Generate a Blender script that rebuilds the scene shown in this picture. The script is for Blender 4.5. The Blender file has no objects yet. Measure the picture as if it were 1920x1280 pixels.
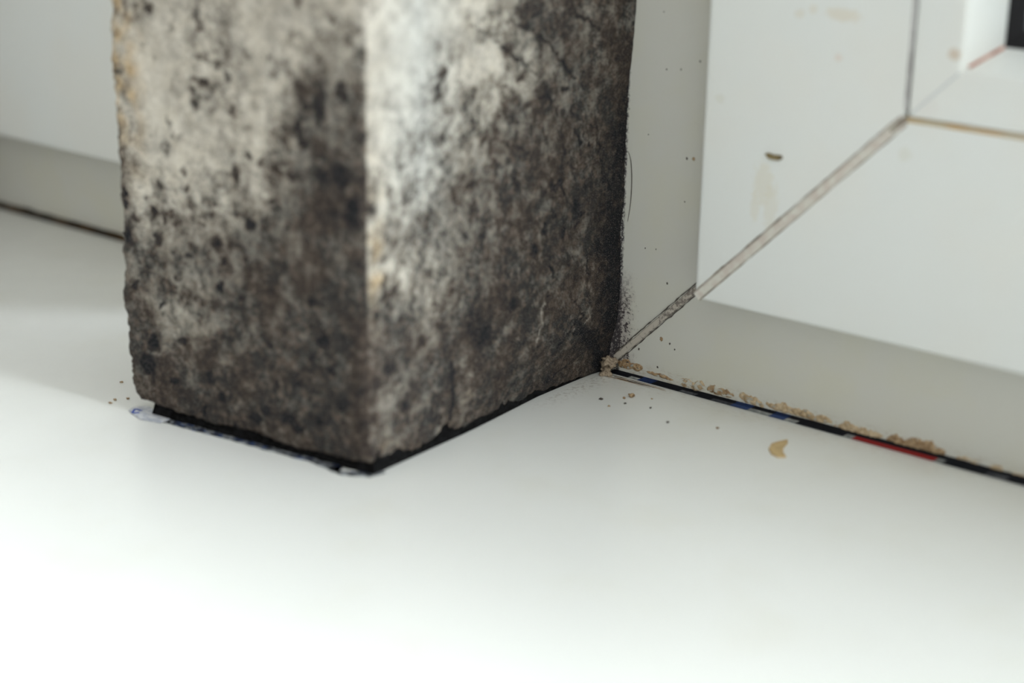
import bpy, math, random
import numpy as np
from mathutils import Vector, Matrix, noise

# ---------------------------------------------------------------- camera, sky, exposure
C = bpy.context.scene.collection
MM = 0.001
cam_d = bpy.data.cameras.new('camera'); cam = bpy.data.objects.new('camera', cam_d); C.objects.link(cam)
bpy.context.scene.camera = cam
cam_d.sensor_width = 36; cam_d.lens = 65.729; cam_d.clip_start = 0.01; cam_d.clip_end = 50
_r = Vector((0.78716903, 0.61646954, 0.01817214)); _u = Vector((-0.2111736, 0.24172927, 0.94708641)); _f = Vector((-0.57945719, 0.74935457, -0.32046389))
_m = Matrix((_r, _u, -_f)).transposed().to_4x4(); _m.translation = Vector((267.409, -388.959, 167.193)) * MM
cam.matrix_world = _m
cam_d.dof.use_dof = True; cam_d.dof.focus_distance = 0.492; cam_d.dof.aperture_fstop = 6.5

sc = bpy.context.scene
sc.view_settings.view_transform = 'Standard'; sc.view_settings.look = 'None'; sc.view_settings.gamma = 1; sc.view_settings.use_curve_mapping = False
sc.view_settings.exposure = 0.24

def build_world():
    """Dim room behind the camera, bright overcast sky beyond the windows (y > 0)."""
    w = bpy.data.worlds.new('world'); sc.world = w; w.use_nodes = True
    nt = w.node_tree; N = nt.nodes; N.clear()
    out = N.new('ShaderNodeOutputWorld'); bg = N.new('ShaderNodeBackground'); tc = N.new('ShaderNodeTexCoord')
    def dot(v):
        n = N.new('ShaderNodeVectorMath'); n.operation = 'DOT_PRODUCT'; n.inputs[1].default_value = Vector(v).normalized()
        nt.links.new(tc.outputs['Generated'], n.inputs[0]); return n.outputs['Value']
    def ramp(s, a, b):
        n = N.new('ShaderNodeMapRange'); n.interpolation_type = 'SMOOTHSTEP'
        n.inputs['From Min'].default_value = a; n.inputs['From Max'].default_value = b
        nt.links.new(s, n.inputs['Value']); return n.outputs['Result']
    def mix(fac, c1, c2):
        n = N.new('ShaderNodeMix'); n.data_type = 'RGBA'
        nt.links.new(fac, n.inputs[0])
        for k, c in ((6, c1), (7, c2)):
            if isinstance(c, tuple): n.inputs[k].default_value = (*c, 1)
            else: nt.links.new(c, n.inputs[k])
        return n.outputs[2]
    room = mix(ramp(dot((0.72, -0.38, 0.60)), 0.1, 0.95), ROOM_DIM, ROOM_KEY)      # the room, lighter towards its own window
    sky = mix(ramp(dot((0, 0, 1)), 0.0, 0.12), OUT_GROUND, OUT_SKY)
    sky = mix(ramp(dot((-.50, .77, .40)), 0.82, 0.99), sky, OUT_GLOW)                    # brightest part of the cloudy sky, low on the left
    sky = mix(ramp(dot((.80, .45, .38)), 0.70, 0.97), sky, OUT_RIGHT)
    sky = mix(ramp(dot((.82, .55, .10)), 0.90, 0.99), sky, OUT_HORIZON)
    both = mix(ramp(dot((0, 1, 0)), -0.02, 0.05), room, sky)
    nt.links.new(both, bg.inputs['Color']); nt.links.new(bg.outputs[0], out.inputs[0])
ROOM_DIM = (0.31, 0.295, 0.275); ROOM_KEY = (0.93, 0.95, 0.91)
OUT_GROUND = (5.5, 5.8, 6.0); OUT_SKY = (5.4, 5.8, 5.8); OUT_GLOW = (26.0, 27.7, 27.4); OUT_RIGHT = (14.5, 15.6, 16.0); OUT_HORIZON = (34.0, 37.0, 40.0)
build_world()

# ---------------------------------------------------------------- measured tables (millimetres)
LEFT = [[6.0,73.36],[9.87,73.65],[18.12,74.18],[26.94,74.84],[34.58,73.99],[39.97,73.98],[46.7,73.72],[55.83,74.49],[63.64,74.66],[68.65,73.98],[76.54,74.47],[86.6,74.97],[94.14,74.62],[101.54,74.78]]
FBOT = [[0.69,2.8],[11.39,2.56],[20.8,1.86],[27.16,2.3],[33.6,3.01],[41.82,2.81],[46.84,2.39],[55.27,2.88],[65.6,3.58],[70.5,3.79]]
RBOT = [[0.45,2.82],[8.52,1.99],[16.63,1.46],[22.97,1.81],[42.02,1.1],[52.73,1.08],[64.94,0.56],[76.31,0.48],[87.74,1.01],[93.22,1.44]]
RX = [[2.09,-0.79],[8.29,-0.01],[14.65,1.78],[20.61,2.03],[32.28,2.02],[39.41,1.53],[46.7,2.38],[57.96,2.21],[67.7,2.26],[78.72,2.57],[90.99,3.62],[99.01,4.05]]
FLUM = [[82,83,82,80,78,75,74,76,77,75,78,71,63,69,69,70,69],[82,83,82,82,81,82,83,83,80,79,82,77,77,89,86,85,82],[80,79,78,83,85,89,90,85,82,88,92,87,82,85,86,86,86],[77,76,76,77,85,94,95,95,98,106,113,100,89,86,86,86,86],[77,76,76,80,92,99,102,107,117,130,132,117,103,98,97,96,95],[77,77,76,84,97,103,110,119,130,141,138,121,112,111,109,109,108],[75,74,76,89,100,104,110,116,126,134,131,122,118,118,117,116,115],[79,78,83,95,101,105,110,114,120,129,123,127,122,116,115,114,114],[83,83,88,100,105,108,118,124,131,135,135,144,120,105,106,105,106],[85,85,90,102,114,130,138,148,150,147,151,160,120,102,102,102,103],[83,84,88,102,124,150,152,160,163,163,166,171,131,115,116,114,113],[81,79,85,101,135,165,165,172,174,175,180,178,145,137,135,135,131],[94,94,95,108,145,175,173,177,179,181,183,178,157,151,150,148,146],[108,107,105,115,147,178,174,174,175,181,186,181,166,163,161,160,158],[117,115,111,123,155,178,169,164,168,179,188,184,171,169,168,168,166],[128,124,119,135,165,179,169,168,167,178,187,184,174,173,172,172,171],[143,142,143,157,175,181,176,171,175,182,183,178,173,173,173,172,171],[156,162,175,179,180,181,179,171,169,179,177,167,167,168,170,170,170],[158,163,177,180,180,180,179,172,168,177,177,167,167,167,168,169,169]]
RLUM = [[111,113,107,98,97,94,91,83,71,66,60,57,57,59,58,49,38],[109,113,111,105,107,105,100,92,88,75,62,65,69,70,66,52,39],[109,115,118,112,103,96,94,93,90,78,75,80,84,83,76,62,48],[113,117,116,107,99,92,84,79,77,81,87,92,95,95,87,73,54],[114,115,114,116,108,98,82,78,80,88,96,98,98,98,92,79,57],[113,113,117,125,120,109,90,88,91,97,98,96,94,95,88,71,50],[127,124,128,136,136,128,111,106,102,100,96,90,88,89,81,69,54],[143,144,148,149,145,135,120,113,108,100,93,86,83,85,81,75,58],[161,162,159,146,141,134,126,118,109,100,92,85,84,87,82,73,59],[176,172,159,142,138,134,130,121,111,103,97,92,92,94,89,81,66],[178,173,164,153,147,139,132,123,115,107,101,101,103,107,102,92,72],[177,178,177,170,158,147,142,130,119,110,106,107,111,116,109,98,71],[183,186,188,182,168,160,153,140,125,116,112,112,116,119,112,100,73],[191,193,190,181,175,170,170,160,149,138,129,121,120,120,113,100,74],[195,197,196,190,171,171,189,183,171,152,137,126,124,124,114,99,75],[199,202,203,196,177,181,197,192,177,152,135,124,125,127,115,99,79],[204,207,208,205,196,199,202,183,160,137,126,123,127,128,118,103,82],[200,205,209,209,206,202,198,182,162,131,124,128,129,128,121,103,89],[197,201,205,205,202,199,195,183,164,136,125,128,129,128,120,104,93]]
FSP = [[62.26,101.38,1.16,1.59,0.6],[55.09,96.87,1.16,1.16,0.6],[47.6,100.74,1.3,2.03,0.9],[45.98,98.51,1.45,1.59,0.9],[39.44,102.6,1.74,2.61,0.3],[18.51,106.33,1.45,1.16,0.8],[9.48,103.21,1.16,1.01,0.6],[61.16,89.5,1.01,1.01,0.5],[46.31,91.38,1.74,1.3,0.6],[38.59,97.0,1.3,1.3,0.35],[38.76,92.68,1.3,1.16,0.6],[33.5,93.49,1.3,1.59,0.5],[27.31,92.86,1.16,1.16,0.3],[50.22,85.7,1.3,1.3,0.6],[46.09,85.69,1.3,1.45,0.9],[39.41,87.92,1.3,1.16,0.8],[25.6,89.62,1.16,1.01,0.6],[49.71,83.06,0.87,1.01,0.8],[48.75,79.85,1.16,1.45,0.8],[37.71,79.63,1.45,1.74,0.9],[57.08,74.81,1.01,1.59,0.9],[55.12,71.8,1.59,1.01,0.7],[58.39,68.84,1.74,2.32,0.45],[33.07,70.55,1.16,1.16,0.8],[29.7,69.67,1.3,1.16,0.6],[37.62,65.58,1.3,2.61,1.1],[53.4,63.82,1.3,1.3,0.9],[52.62,59.86,1.45,1.3,0.8],[60.74,59.17,1.45,1.3,0.5],[73.16,60.47,1.16,1.3,1],[73.39,82.5,0.72,0.87,0.8],[72.17,54.6,1.01,3.77,1.2],[19.16,78.61,1.3,2.03,0.7],[62.78,52.77,1.45,1.16,0.8],[62.16,45.93,1.59,2.03,0.7],[33.17,53.96,1.74,1.59,0.8],[43.42,48.09,1.59,1.88,0.6],[42.3,89.76,1.3,1.01,0.6],[64.1,92.51,0.72,0.72,0.4],[33.48,76.75,1.16,0.87,0.4],[22.28,67.78,1.3,1.16,0.5],[43.19,37.89,1.16,1.3,0.9],[61.54,29.66,1.01,1.3,0.8],[69.9,33.41,1.01,1.01,0.8],[47.17,14.09,1.16,1.45,0.9],[10.75,23.3,1.59,1.3,0.7],[13.07,30.17,2.03,2.03,0.7],[28.86,26.04,1.16,1.16,0.6],[35.68,45.53,1.3,1.16,0.6],[16.42,38.47,1.59,1.01,0.6],[15.61,25.68,1.74,1.16,0.6],[65.03,19.49,2.03,2.32,0.8],[67.1,13.71,2.32,3.19,0.9],[33.64,6.8,2.03,1.3,0.7],[29.99,9.76,1.3,1.3,0.7],[23.79,8.97,2.03,1.74,0.8],[20.83,7.08,1.45,1.16,0.8],[59.13,11.06,1.3,1.16,0.7],[44.0,10.4,1.01,1.16,0.7],[59.49,51.59,1.01,0.72,0.6],[68.86,50.12,1.16,1.16,0.7],[71.71,45.69,1.45,2.9,0.7],[47.02,58.02,2.03,0.87,0.5],[56.21,50.81,1.16,0.87,0.5],[12.99,84.15,1.74,4.35,0.5],[18.81,86.98,2.03,3.19,0.4],[7.12,88.38,1.74,2.61,0.6],[17.6,75.22,1.45,2.03,0.6],[7.38,69.44,3.19,2.9,0.5],[4.57,61.43,2.03,3.77,0.6],[12.53,68.7,2.32,2.03,0.5],[60.38,65.64,0.87,0.72,0.4],[63.1,70.36,0.58,0.58,0.5],[67.18,58.22,0.87,0.72,0.6],[65.16,55.27,0.87,0.72,0.6],[56.77,55.9,0.87,0.72,0.5],[44.57,55.21,0.87,0.72,0.5],[47.94,52.12,1.01,0.87,0.5],[38.14,56.21,0.87,0.87,0.6],[27.06,60.42,1.16,0.87,0.5],[52.44,43.6,1.16,1.01,0.5],[41.81,44.1,1.3,1.01,0.5],[56.9,37.57,1.16,0.87,0.6],[48.84,32.4,1.01,0.87,0.6],[36.5,35.96,1.3,1.16,0.5],[56.03,21.66,1.3,1.01,0.6],[26.75,16.85,1.3,1.16,0.6],[20.42,18.17,1.16,1.01,0.6],[40.15,3.19,1.3,0.87,0.6],[49.23,5.31,1.16,1.01,0.5],[14.36,10.25,1.3,1.16,0.6],[8.13,15.55,1.16,1.45,0.6]]
RSP = [[24.62,89.45,2.12,1.86,1.1],[23.73,85.84,1.35,2.71,1],[27.75,92.28,1.35,1.69,0.6],[35.87,83.86,1.15,1.02,0.7],[25.13,75.03,1.15,1.02,0.8],[10.69,70.88,1.35,1.19,0.8],[31.6,73.72,1.54,1.36,0.5],[37.35,77.55,0.77,2.03,0.5],[6.76,65.18,1.15,1.53,0.7],[0.79,62.35,1.73,1.53,0.9],[52.11,59.69,1.54,2.03,0.6],[69.66,79.68,0.96,1.02,0.8],[58.71,75.16,1.54,2.03,0.5],[76.96,83.41,0.96,0.85,0.7],[47.3,91.99,1.54,2.03,0.6],[52.98,84.72,1.35,1.02,0.7],[62.65,55.22,1.54,1.53,0.5],[63.9,45.37,1.15,1.69,0.7],[71.28,43.31,0.96,2.37,0.7],[39.33,47.89,1.54,3.39,0.4],[55.53,100.86,5.38,2.37,0.5],[38.9,97.2,1.54,0.85,0.3],[42.47,69.28,1.73,1.36,0.4],[32.71,64.62,1.92,1.53,0.3],[52.19,28.94,2.69,2.03,0.5],[59.94,40.87,2.31,1.69,0.4],[39.33,27.96,5.77,6.78,0.35],[4.89,45.19,1.54,1.36,0.7],[7.57,42.7,1.54,1.53,0.5],[17.74,28.06,2.31,1.69,0.4],[60.72,77.97,4.23,5.08,0.25],[50.32,78.23,3.46,3.39,0.3],[76.28,47.15,1.92,4.24,0.4],[6.59,24.5,2.69,2.37,0.6],[2.04,21.87,1.92,2.03,0.4],[12.11,13.84,2.31,1.53,0.4],[23.65,6.48,2.69,1.69,0.4],[65.93,54.61,1.92,2.71,0.4]]
RLN = [[[[35.49,98.96],[42.84,95.36],[49.7,90.32],[58.35,84.91]],0.55,0.6],[[[45.71,98.93],[53.3,96.91],[61.18,93.15],[66.15,88.22],[72.03,83.55],[76.34,79.99]],0.5,0.6],[[[70.54,98.29],[77.22,95.61],[82.39,92.57]],0.45,0.7],[[[72.47,74.09],[76.82,70.42],[80.57,63.21]],0.3,0.8],[[[41.59,85.79],[49.17,82.37]],0.4,0.5],[[[41.15,72.2],[51.11,68.64],[56.65,66.24]],0.4,0.5],[[[68.49,71.22],[71.39,61.73],[79.28,55.22]],0.35,0.5],[[[74.36,69.3],[77.1,64.81]],0.5,0.9],[[[66.73,74.47],[60.76,83.62]],0.4,0.5],[[[69.11,57.07],[72.74,50.26]],0.6,0.8],[[[80.25,69.38],[83.93,64.71],[86.26,53.95]],0.3,0.6],[[[52.41,76.64],[60.13,79.36],[68.24,77.2]],0.4,0.4],[[[47.84,75.42],[62.02,71.26],[65.59,62.73]],0.3,0.4],[[[75.79,24.98],[80.28,19.83],[70.28,13.54]],0.3,0.8],[[[70.28,13.54],[75.76,15.66],[88.33,13.1]],0.35,0.8],[[[78.48,17.92],[81.54,13.61],[86.56,9.95]],2.2,0.45],[[[29.2,19.75],[28.97,5.49]],0.9,0.7],[[[64.24,27.69],[63.58,21.58],[60.26,14.39]],0.8,-0.4],[[[65.72,35.84],[68.56,32.38]],0.5,0.8],[[[80.4,36.07],[82.61,29.8]],0.3,0.7],[[[90.18,15.04],[95.56,23.92],[96.7,37.29]],1.2,0.6],[[[72.1,14.24],[83.2,18.53]],0.35,-0.5],[[[59.85,0.57],[83.74,8.28]],0.5,0.3],[[[19.2,42.97],[20.0,36.52],[23.92,31.34]],0.8,-0.25],[[[53.1,17.39],[63.62,20.43],[66.04,27.84]],0.3,0.3],[[[88.61,8.22],[90.88,2.77]],2.0,0.7]]
MIT = [[1.4,3.8],[3.39,5.76],[23.87,26.42],[24.1,27.89],[24.74,25.32]]
RES = [[[2.37,1.32],[10.42,1.7],[2.6,4.08]],[[11.6,1.98],[20.02,1.59],[12.23,3.02]],[[21.73,0.66],[29.93,0.73],[22.06,3.55]],[[30.41,0.84],[38.59,1.08],[30.74,3.26]],[[40.01,1.14],[47.43,0.66],[40.64,3.61]],[[47.86,1.2],[66.86,0.99],[48.47,3.5]],[[67.36,0.27],[80.76,0.37],[67.59,2.86]],[[81.56,-0.53],[97.18,0.3],[81.8,3.14]],[[99.71,-0.38],[105.81,-0.36],[99.84,2.37]],[[106.73,-0.25],[112.07,-0.41],[107.02,2.12]],[[112.91,-0.85],[119.08,-1.01],[112.88,1.83]]]
TAPE = [1.04,7.09,10.0,14.41,23.09,28.03,32.9,38.83,43.9,50.29,54.61,57.96,71.41,73.75,95.63,97.69,108.53,113.57,118.41]
FLAKE = [[61.29,-20.95],[60.18,-17.83],[60.65,-15.6],[61.82,-12.75],[62.89,-14.59],[63.68,-17.99],[65.15,-20.77],[67.28,-22.92],[65.73,-24.25],[63.53,-23.49]]
SFLAKE = [[49.44,68.88],[50.42,69.29],[52.03,69.03],[54.04,69.22],[54.38,68.51],[53.42,67.84],[51.84,67.72],[50.38,67.87]]
CR = [[-5.69,1.33],[0.26,-6.97],[10.96,-19.55],[14.97,-15.05],[15.76,-12.81],[17.41,-18.07],[15.42,-22.33],[20.61,-10.69],[33.01,-21.98],[44.56,-17.3],[7.25,13.74],[24.1,-16.35]]
SP = [[8.92,8.21],[15.77,12.54],[18.46,11.82],[20.02,10.57],[15.01,4.56],[13.67,82.85],[17.91,83.39],[23.37,86.07],[20.9,61.33],[22.94,61.51],[20.89,50.18],[9.58,35.89],[12.88,36.22],[16.78,27.84],[12.12,96.97],[9.08,65.68]]
FILM = [[-73.42,-103.53],[-74.52,-101.01],[-72.59,-98.35],[-67.26,-98.71],[-61.25,-98.88],[-61.21,-104.12],[-66.86,-105.64]]
STRIP = [[-63.83,-103.51],[-56.67,-103.04],[-48.14,-102.23],[-40.27,-100.95],[-28.7,-99.96],[-16.03,-98.66],[-5.16,-99.44],[0.32,-96.4],[1.42,-92.15]]
LSP = [[-90.75,-90.82],[-82.0,-100.45],[-81.14,-102.74],[-80.17,-97.84]]
ST = [[67.18,103.44],[56.31,102.61],[59.67,103.82],[66.9,93.79],[49.38,61.51],[51.91,56.74],[47.61,55.33],[36.31,80.19],[85.33,74.25],[94.93,97.95],[89.81,85.76]]

# ---------------------------------------------------------------- helpers
def tag(o, label=None, cat=None, group=None, kind=None):
    if label: o['label'] = label
    if cat: o['category'] = cat
    if group: o['group'] = group
    if kind: o['kind'] = kind
    return o
def mesh_obj(name, verts, faces, mats, parent=None, base=None, smooth=False, fm=None):
    """verts in world millimetres; base = the object's origin in world millimetres"""
    if base is None:
        base = parent['_base'] if (parent is not None and '_base' in parent) else (0, 0, 0)
    b = np.array(base, float); v = (np.array(verts, float) - b) * MM
    me = bpy.data.meshes.new(name); me.from_pydata(v.tolist(), [], faces); me.update()
    if not isinstance(mats, (list, tuple)): mats = [mats]
    for m in mats: me.materials.append(m)
    if fm: me.polygons.foreach_set('material_index', fm)
    if smooth: me.polygons.foreach_set('use_smooth', [True] * len(me.polygons))
    o = bpy.data.objects.new(name, me); C.objects.link(o)
    if parent is not None:
        o.parent = parent; pb = np.array(BASE[parent.name], float); o.location = (b - pb) * MM if base is not None else (0, 0, 0)
    else: o.location = b * MM
    BASE[o.name] = tuple(b)
    return o
BASE = {}
def empty(name, base, **k):
    o = bpy.data.objects.new(name, None); C.objects.link(o); o.location = Vector(base) * MM; o.empty_display_size = .01
    BASE[o.name] = tuple(base); return tag(o, **k)
def box(x0, x1, y0, y1, z0, z1):
    v = [(x, y, z) for x in (x0, x1) for y in (y0, y1) for z in (z0, z1)]
    return v, [(0, 1, 3, 2), (4, 6, 7, 5), (0, 4, 5, 1), (2, 3, 7, 6), (0, 2, 6, 4), (1, 5, 7, 3)]
def bevel(o, w, seg=3):
    m = o.modifiers.new('bevel', 'BEVEL'); m.width = w * MM; m.segments = seg; m.limit_method = 'ANGLE'; m.angle_limit = math.radians(25)
    return o
class Mat:
    def __init__(s, name, rough=.5, spec=.5):
        s.m = bpy.data.materials.new(name); s.m.use_nodes = True; s.nt = s.m.node_tree; s.N = s.nt.nodes
        s.b = s.N['Principled BSDF']; s.b.inputs['Roughness'].default_value = rough; s.b.inputs['Specular IOR Level'].default_value = spec
        g = s.N.new('ShaderNodeNewGeometry'); v = s.N.new('ShaderNodeVectorMath'); v.operation = 'SCALE'; v.inputs['Scale'].default_value = 1000
        s.L(g.outputs['Position'], v.inputs[0]); s.pos = v.outputs[0]          # position in millimetres
    def L(s, a, b): s.nt.links.new(a, b)
    def put(s, a, inp):
        if isinstance(a, (int, float)): inp.default_value = a
        elif isinstance(a, tuple): inp.default_value = a if len(a) == 4 or inp.type == 'VECTOR' else (*a, 1)
        else: s.L(a, inp)
    def noise(s, scale, detail=4, rough=.55, vec=None, stretch=None):
        n = s.N.new('ShaderNodeTexNoise'); n.inputs['Scale'].default_value = scale; n.inputs['Detail'].default_value = detail; n.inputs['Roughness'].default_value = rough
        v = vec or s.pos
        if stretch:
            m = s.N.new('ShaderNodeVectorMath'); m.operation = 'MULTIPLY'; m.inputs[1].default_value = stretch; s.L(v, m.inputs[0]); v = m.outputs[0]
        s.L(v, n.inputs['Vector']); return n.outputs['Fac']
    def math(s, op, a, b=0.0, c=0.0, clamp=False):
        n = s.N.new('ShaderNodeMath'); n.operation = op; n.use_clamp = clamp
        s.put(a, n.inputs[0]); s.put(b, n.inputs[1]); s.put(c, n.inputs[2]); return n.outputs[0]
    def ramp(s, v, a, b, lo=0., hi=1.):
        n = s.N.new('ShaderNodeMapRange'); n.interpolation_type = 'SMOOTHSTEP'
        for i, x in ((0, v), (1, a), (2, b), (3, lo), (4, hi)): s.put(x, n.inputs[i])
        return n.outputs[0]
    def mix(s, f, a, b, mode='MIX'):
        n = s.N.new('ShaderNodeMix'); n.data_type = 'RGBA'; n.blend_type = mode
        s.put(f, n.inputs[0]); s.put(a, n.inputs[6]); s.put(b, n.inputs[7]); return n.outputs[2]
    def color(s, c): s.put(c, s.b.inputs['Base Color']); return s
    def bump(s, h, dist=.1, strength=1):
        n = s.N.new('ShaderNodeBump'); n.inputs['Distance'].default_value = dist * MM; n.inputs['Strength'].default_value = strength
        s.L(h, n.inputs['Height']); s.L(n.outputs[0], s.b.inputs['Normal']); return s
    def attr(s, name):
        n = s.N.new('ShaderNodeAttribute'); n.attribute_name = name; return n
    def sep(s, v):
        n = s.N.new('ShaderNodeSeparateXYZ'); s.L(v, n.inputs[0]); return n.outputs
    def spot(s, p, r):
        """distance-based mask round a point (mm)"""
        d = s.N.new('ShaderNodeVectorMath'); d.operation = 'SUBTRACT'; s.L(s.pos, d.inputs[0]); d.inputs[1].default_value = p
        e = s.N.new('ShaderNodeVectorMath'); e.operation = 'DIVIDE'; s.L(d.outputs[0], e.inputs[0]); e.inputs[1].default_value = r
        l = s.N.new('ShaderNodeVectorMath'); l.operation = 'LENGTH'; s.L(e.outputs[0], l.inputs[0])
        w = s.math('ADD', l.outputs['Value'], s.math('MULTIPLY', s.math('SUBTRACT', s.noise(.8, 3), .5), 1.2))
        return s.ramp(w, 1.15, .55)
def simple(name, col, rough=.6, spec=.4, var=None, scale=1.0, bump=0):
    m = Mat(name, rough, spec)
    if var: m.color(m.mix(m.ramp(m.noise(scale, 5), .35, .65), tuple(col), tuple(var)))
    else: m.color(tuple(col))
    if bump: m.bump(m.noise(scale * 1.5, 5), bump)
    return m.m

# ---------------------------------------------------------------- materials
def sill_mat():
    m = Mat('white_laminate', .33, .75)
    base = (.80, .81, .785)
    c = m.mix(m.math('MULTIPLY', m.ramp(m.noise(.035, 4), .5, .75), .25), base, (.72, .71, .62))
    x, y, z = m.sep(m.pos)
    # dust and grime ground into the surface along the joints with the pier and the frame
    near = m.math('MULTIPLY', m.ramp(y, -14, 0), m.ramp(m.noise(.9, 6, .7, stretch=(.5, 1.2, 1)), .50, .68))
    c = m.mix(m.math('MULTIPLY', near, .3), c, (.42, .36, .27))
    pr = m.math('MULTIPLY', m.math('MULTIPLY', m.ramp(x, 7, 1.0), m.ramp(x, -1, .0)), m.ramp(m.noise(.8, 3, .6), .46, .66))
    c = m.mix(m.math('MULTIPLY', m.math('MULTIPLY', pr, m.ramp(y, -42, -18)), .4), c, (.22, .17, .13))
    fine = m.ramp(m.noise(2.3, 2, .5), .735, .79)
    c = m.mix(m.math('MULTIPLY', m.math('MULTIPLY', fine, m.ramp(y, -60, -5)), .35), c, (.45, .33, .18))
    m.color(c); m.bump(m.noise(.15, 2), .02)
    m.put(m.ramp(m.noise(.08, 3), .3, .7, .20, .27), m.b.inputs['Roughness'])
    return m.m
def frame_mat():
    m = Mat('outer_frame_plastic', .42, .4)
    x, y, z = m.sep(m.pos)
    c = m.mix(m.ramp(m.noise(.05, 3), .4, .7), (.635, .635, .59), (.64, .635, .56))
    # mould spreading on the frame from the damp corner of the pier
    wob = m.math('MULTIPLY', m.math('SUBTRACT', m.noise(.35, 4), .5), 9)
    edge = m.math('ADD', x, wob)
    hmask = m.math('MULTIPLY', m.math('MULTIPLY', m.ramp(z, 31, 17), m.ramp(z, 2, 4)), m.ramp(x, -4, -2))
    halo = m.math('MULTIPLY', m.ramp(edge, 8.5, 3.0), hmask)
    c = m.mix(m.math('MULTIPLY', halo, .55), c, (.33, .27, .26))
    sp = m.ramp(m.math('ADD', m.noise(1.0, 7, .75), m.math('MULTIPLY', m.ramp(edge, 9, 2), .12)), .57, .64)
    c = m.mix(m.math('MULTIPLY', m.math('MULTIPLY', sp, m.ramp(edge, 9.5, 5)), hmask), c, (.05, .04, .045))
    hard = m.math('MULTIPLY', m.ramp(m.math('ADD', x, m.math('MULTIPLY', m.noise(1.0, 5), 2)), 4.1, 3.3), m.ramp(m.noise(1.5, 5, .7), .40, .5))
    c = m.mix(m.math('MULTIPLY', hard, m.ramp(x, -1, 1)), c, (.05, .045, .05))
    # brown dust along the joint with the sill
    low = m.math('MULTIPLY', m.ramp(z, 5.5, 1.2), m.ramp(m.noise(1.1, 7, .75, stretch=(.4, 1, 1.3)), .49, .6))
    c = m.mix(m.math('MULTIPLY', low, .5), c, (.36, .29, .19))
    m.color(c); return m.m
def sash_mat():
    m = Mat('white_sash_plastic', .38, .45)
    c = m.mix(m.math('MULTIPLY', m.ramp(m.noise(.03, 3), .4, .7), .5), (.78, .81, .80), (.79, .79, .75))
    y = -11.0
    for (sx, sz), r, col, k in zip(ST, [(5, 4, 1.7), (1.6, 4, 1.2), (1.3, 4, 1.2), (1.2, 4, 1), (3, 4, 6), (2.2, 4, 7), (1.5, 4, 4), (1.5, 4, 1.2), (2, 4, 1.8), (1.6, 4, 1.5), (3, 4, 3)],
                               [(.70, .62, .48)] * 3 + [(.74, .60, .52)] + [(.72, .69, .58)] * 3 + [(.70, .70, .62)] * 2 + [(.62, .52, .42)] + [(.74, .72, .70)], [.45, .3, .3, .4, .5, .4, .4, .4, .4, .8, .3]):
        c = m.mix(m.math('MULTIPLY', m.spot((sx, y, sz), r), k), c, col)
    m.color(c); return m.m
def mould_mat():
    m = Mat('mouldy_plaster', .92, .15)
    a = m.attr('mould'); v = m.sep(a.outputs['Vector'])     # x density, y ochre, z bluish white
    dens, och, blu = v[0], v[1], v[2]
    light = m.mix(m.ramp(m.noise(.25, 4), .35, .65), (.66, .62, .545), (.60, .555, .475))
    light = m.mix(och, light, (.66, .50, .31))
    light = m.mix(blu, light, (.63, .66, .65))
    dark = m.mix(m.ramp(m.noise(.09, 3), .4, .6), (.050, .038, .031), (.032, .031, .030))
    dark = m.mix(m.ramp(m.noise(.6, 5), .45, .7), dark, (.105, .080, .064))
    n0 = m.math('SUBTRACT', m.noise(.14, 3, .55), .5)
    n1 = m.math('SUBTRACT', m.noise(.38, 5, .62), .5)
    n2 = m.math('SUBTRACT', m.noise(1.5, 5, .65), .5)
    n3 = m.math('SUBTRACT', m.noise(4.5, 3, .6), .5)
    k = m.math('ADD', m.math('ADD', m.math('MULTIPLY', n0, 2.0), m.math('MULTIPLY', n1, 1.9)), m.math('ADD', m.math('MULTIPLY', n2, 1.15), m.math('MULTIPLY', n3, .7)))
    amp = m.math('MULTIPLY', m.ramp(dens, 0.02, .4, .2, 1.0), m.ramp(dens, .5, 1.0, 1.0, .42))
    fr = m.math('ADD', dens, m.math('MULTIPLY', k, amp)); f = m.math('ADD', fr, 0., clamp=True)
    dark = m.mix(m.ramp(fr, 1.0, 1.4), dark, (.010, .011, .014))
    c = m.mix(f, light, dark)
    # pinkish-brown crumbly grains
    g = m.math('MULTIPLY', m.ramp(m.noise(3.2, 3, .6), .60, .66), m.ramp(dens, .6, .9))
    c = m.mix(m.math('MULTIPLY', g, .22), c, (.34, .27, .24))
    g2 = m.math('MULTIPLY', m.ramp(m.noise(5.5, 2, .5), .60, .67), m.ramp(dens, .7, 1.0))
    c = m.mix(m.math('MULTIPLY', g2, .55), c, m.mix(m.ramp(m.noise(1.0, 2), .4, .6), (.36, .31, .29), (.20, .21, .21)))
    m.color(c)
    h = m.math('ADD', m.math('MULTIPLY', m.noise(.7, 6, .6), 1.0), m.math('MULTIPLY', m.noise(3, 4, .6), .35))
    m.bump(h, .55, .8)
    return m.m
M_SILL = sill_mat(); M_FRAME = frame_mat(); M_SASH = sash_mat(); M_MOULD = mould_mat()
M_SEAM = simple('weld_seam_plastic', (.68, .67, .61), .55, .3, (.60, .54, .49), .35)
M_SEAM_DIRTY = Mat('dirty_weld_seam', .7, .3)
_x = M_SEAM_DIRTY.sep(M_SEAM_DIRTY.pos)[0]
_d = M_SEAM_DIRTY.ramp(M_SEAM_DIRTY.math('ADD', M_SEAM_DIRTY.noise(1.1, 6, .7), M_SEAM_DIRTY.ramp(_x, 8, 20, 0, .12)), .56, .66)
M_SEAM_DIRTY.color(M_SEAM_DIRTY.mix(M_SEAM_DIRTY.math('MULTIPLY', _d, .8), (.52, .48, .42), (.13, .11, .10)))
M_SEAM_DIRTY = M_SEAM_DIRTY.m
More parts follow.
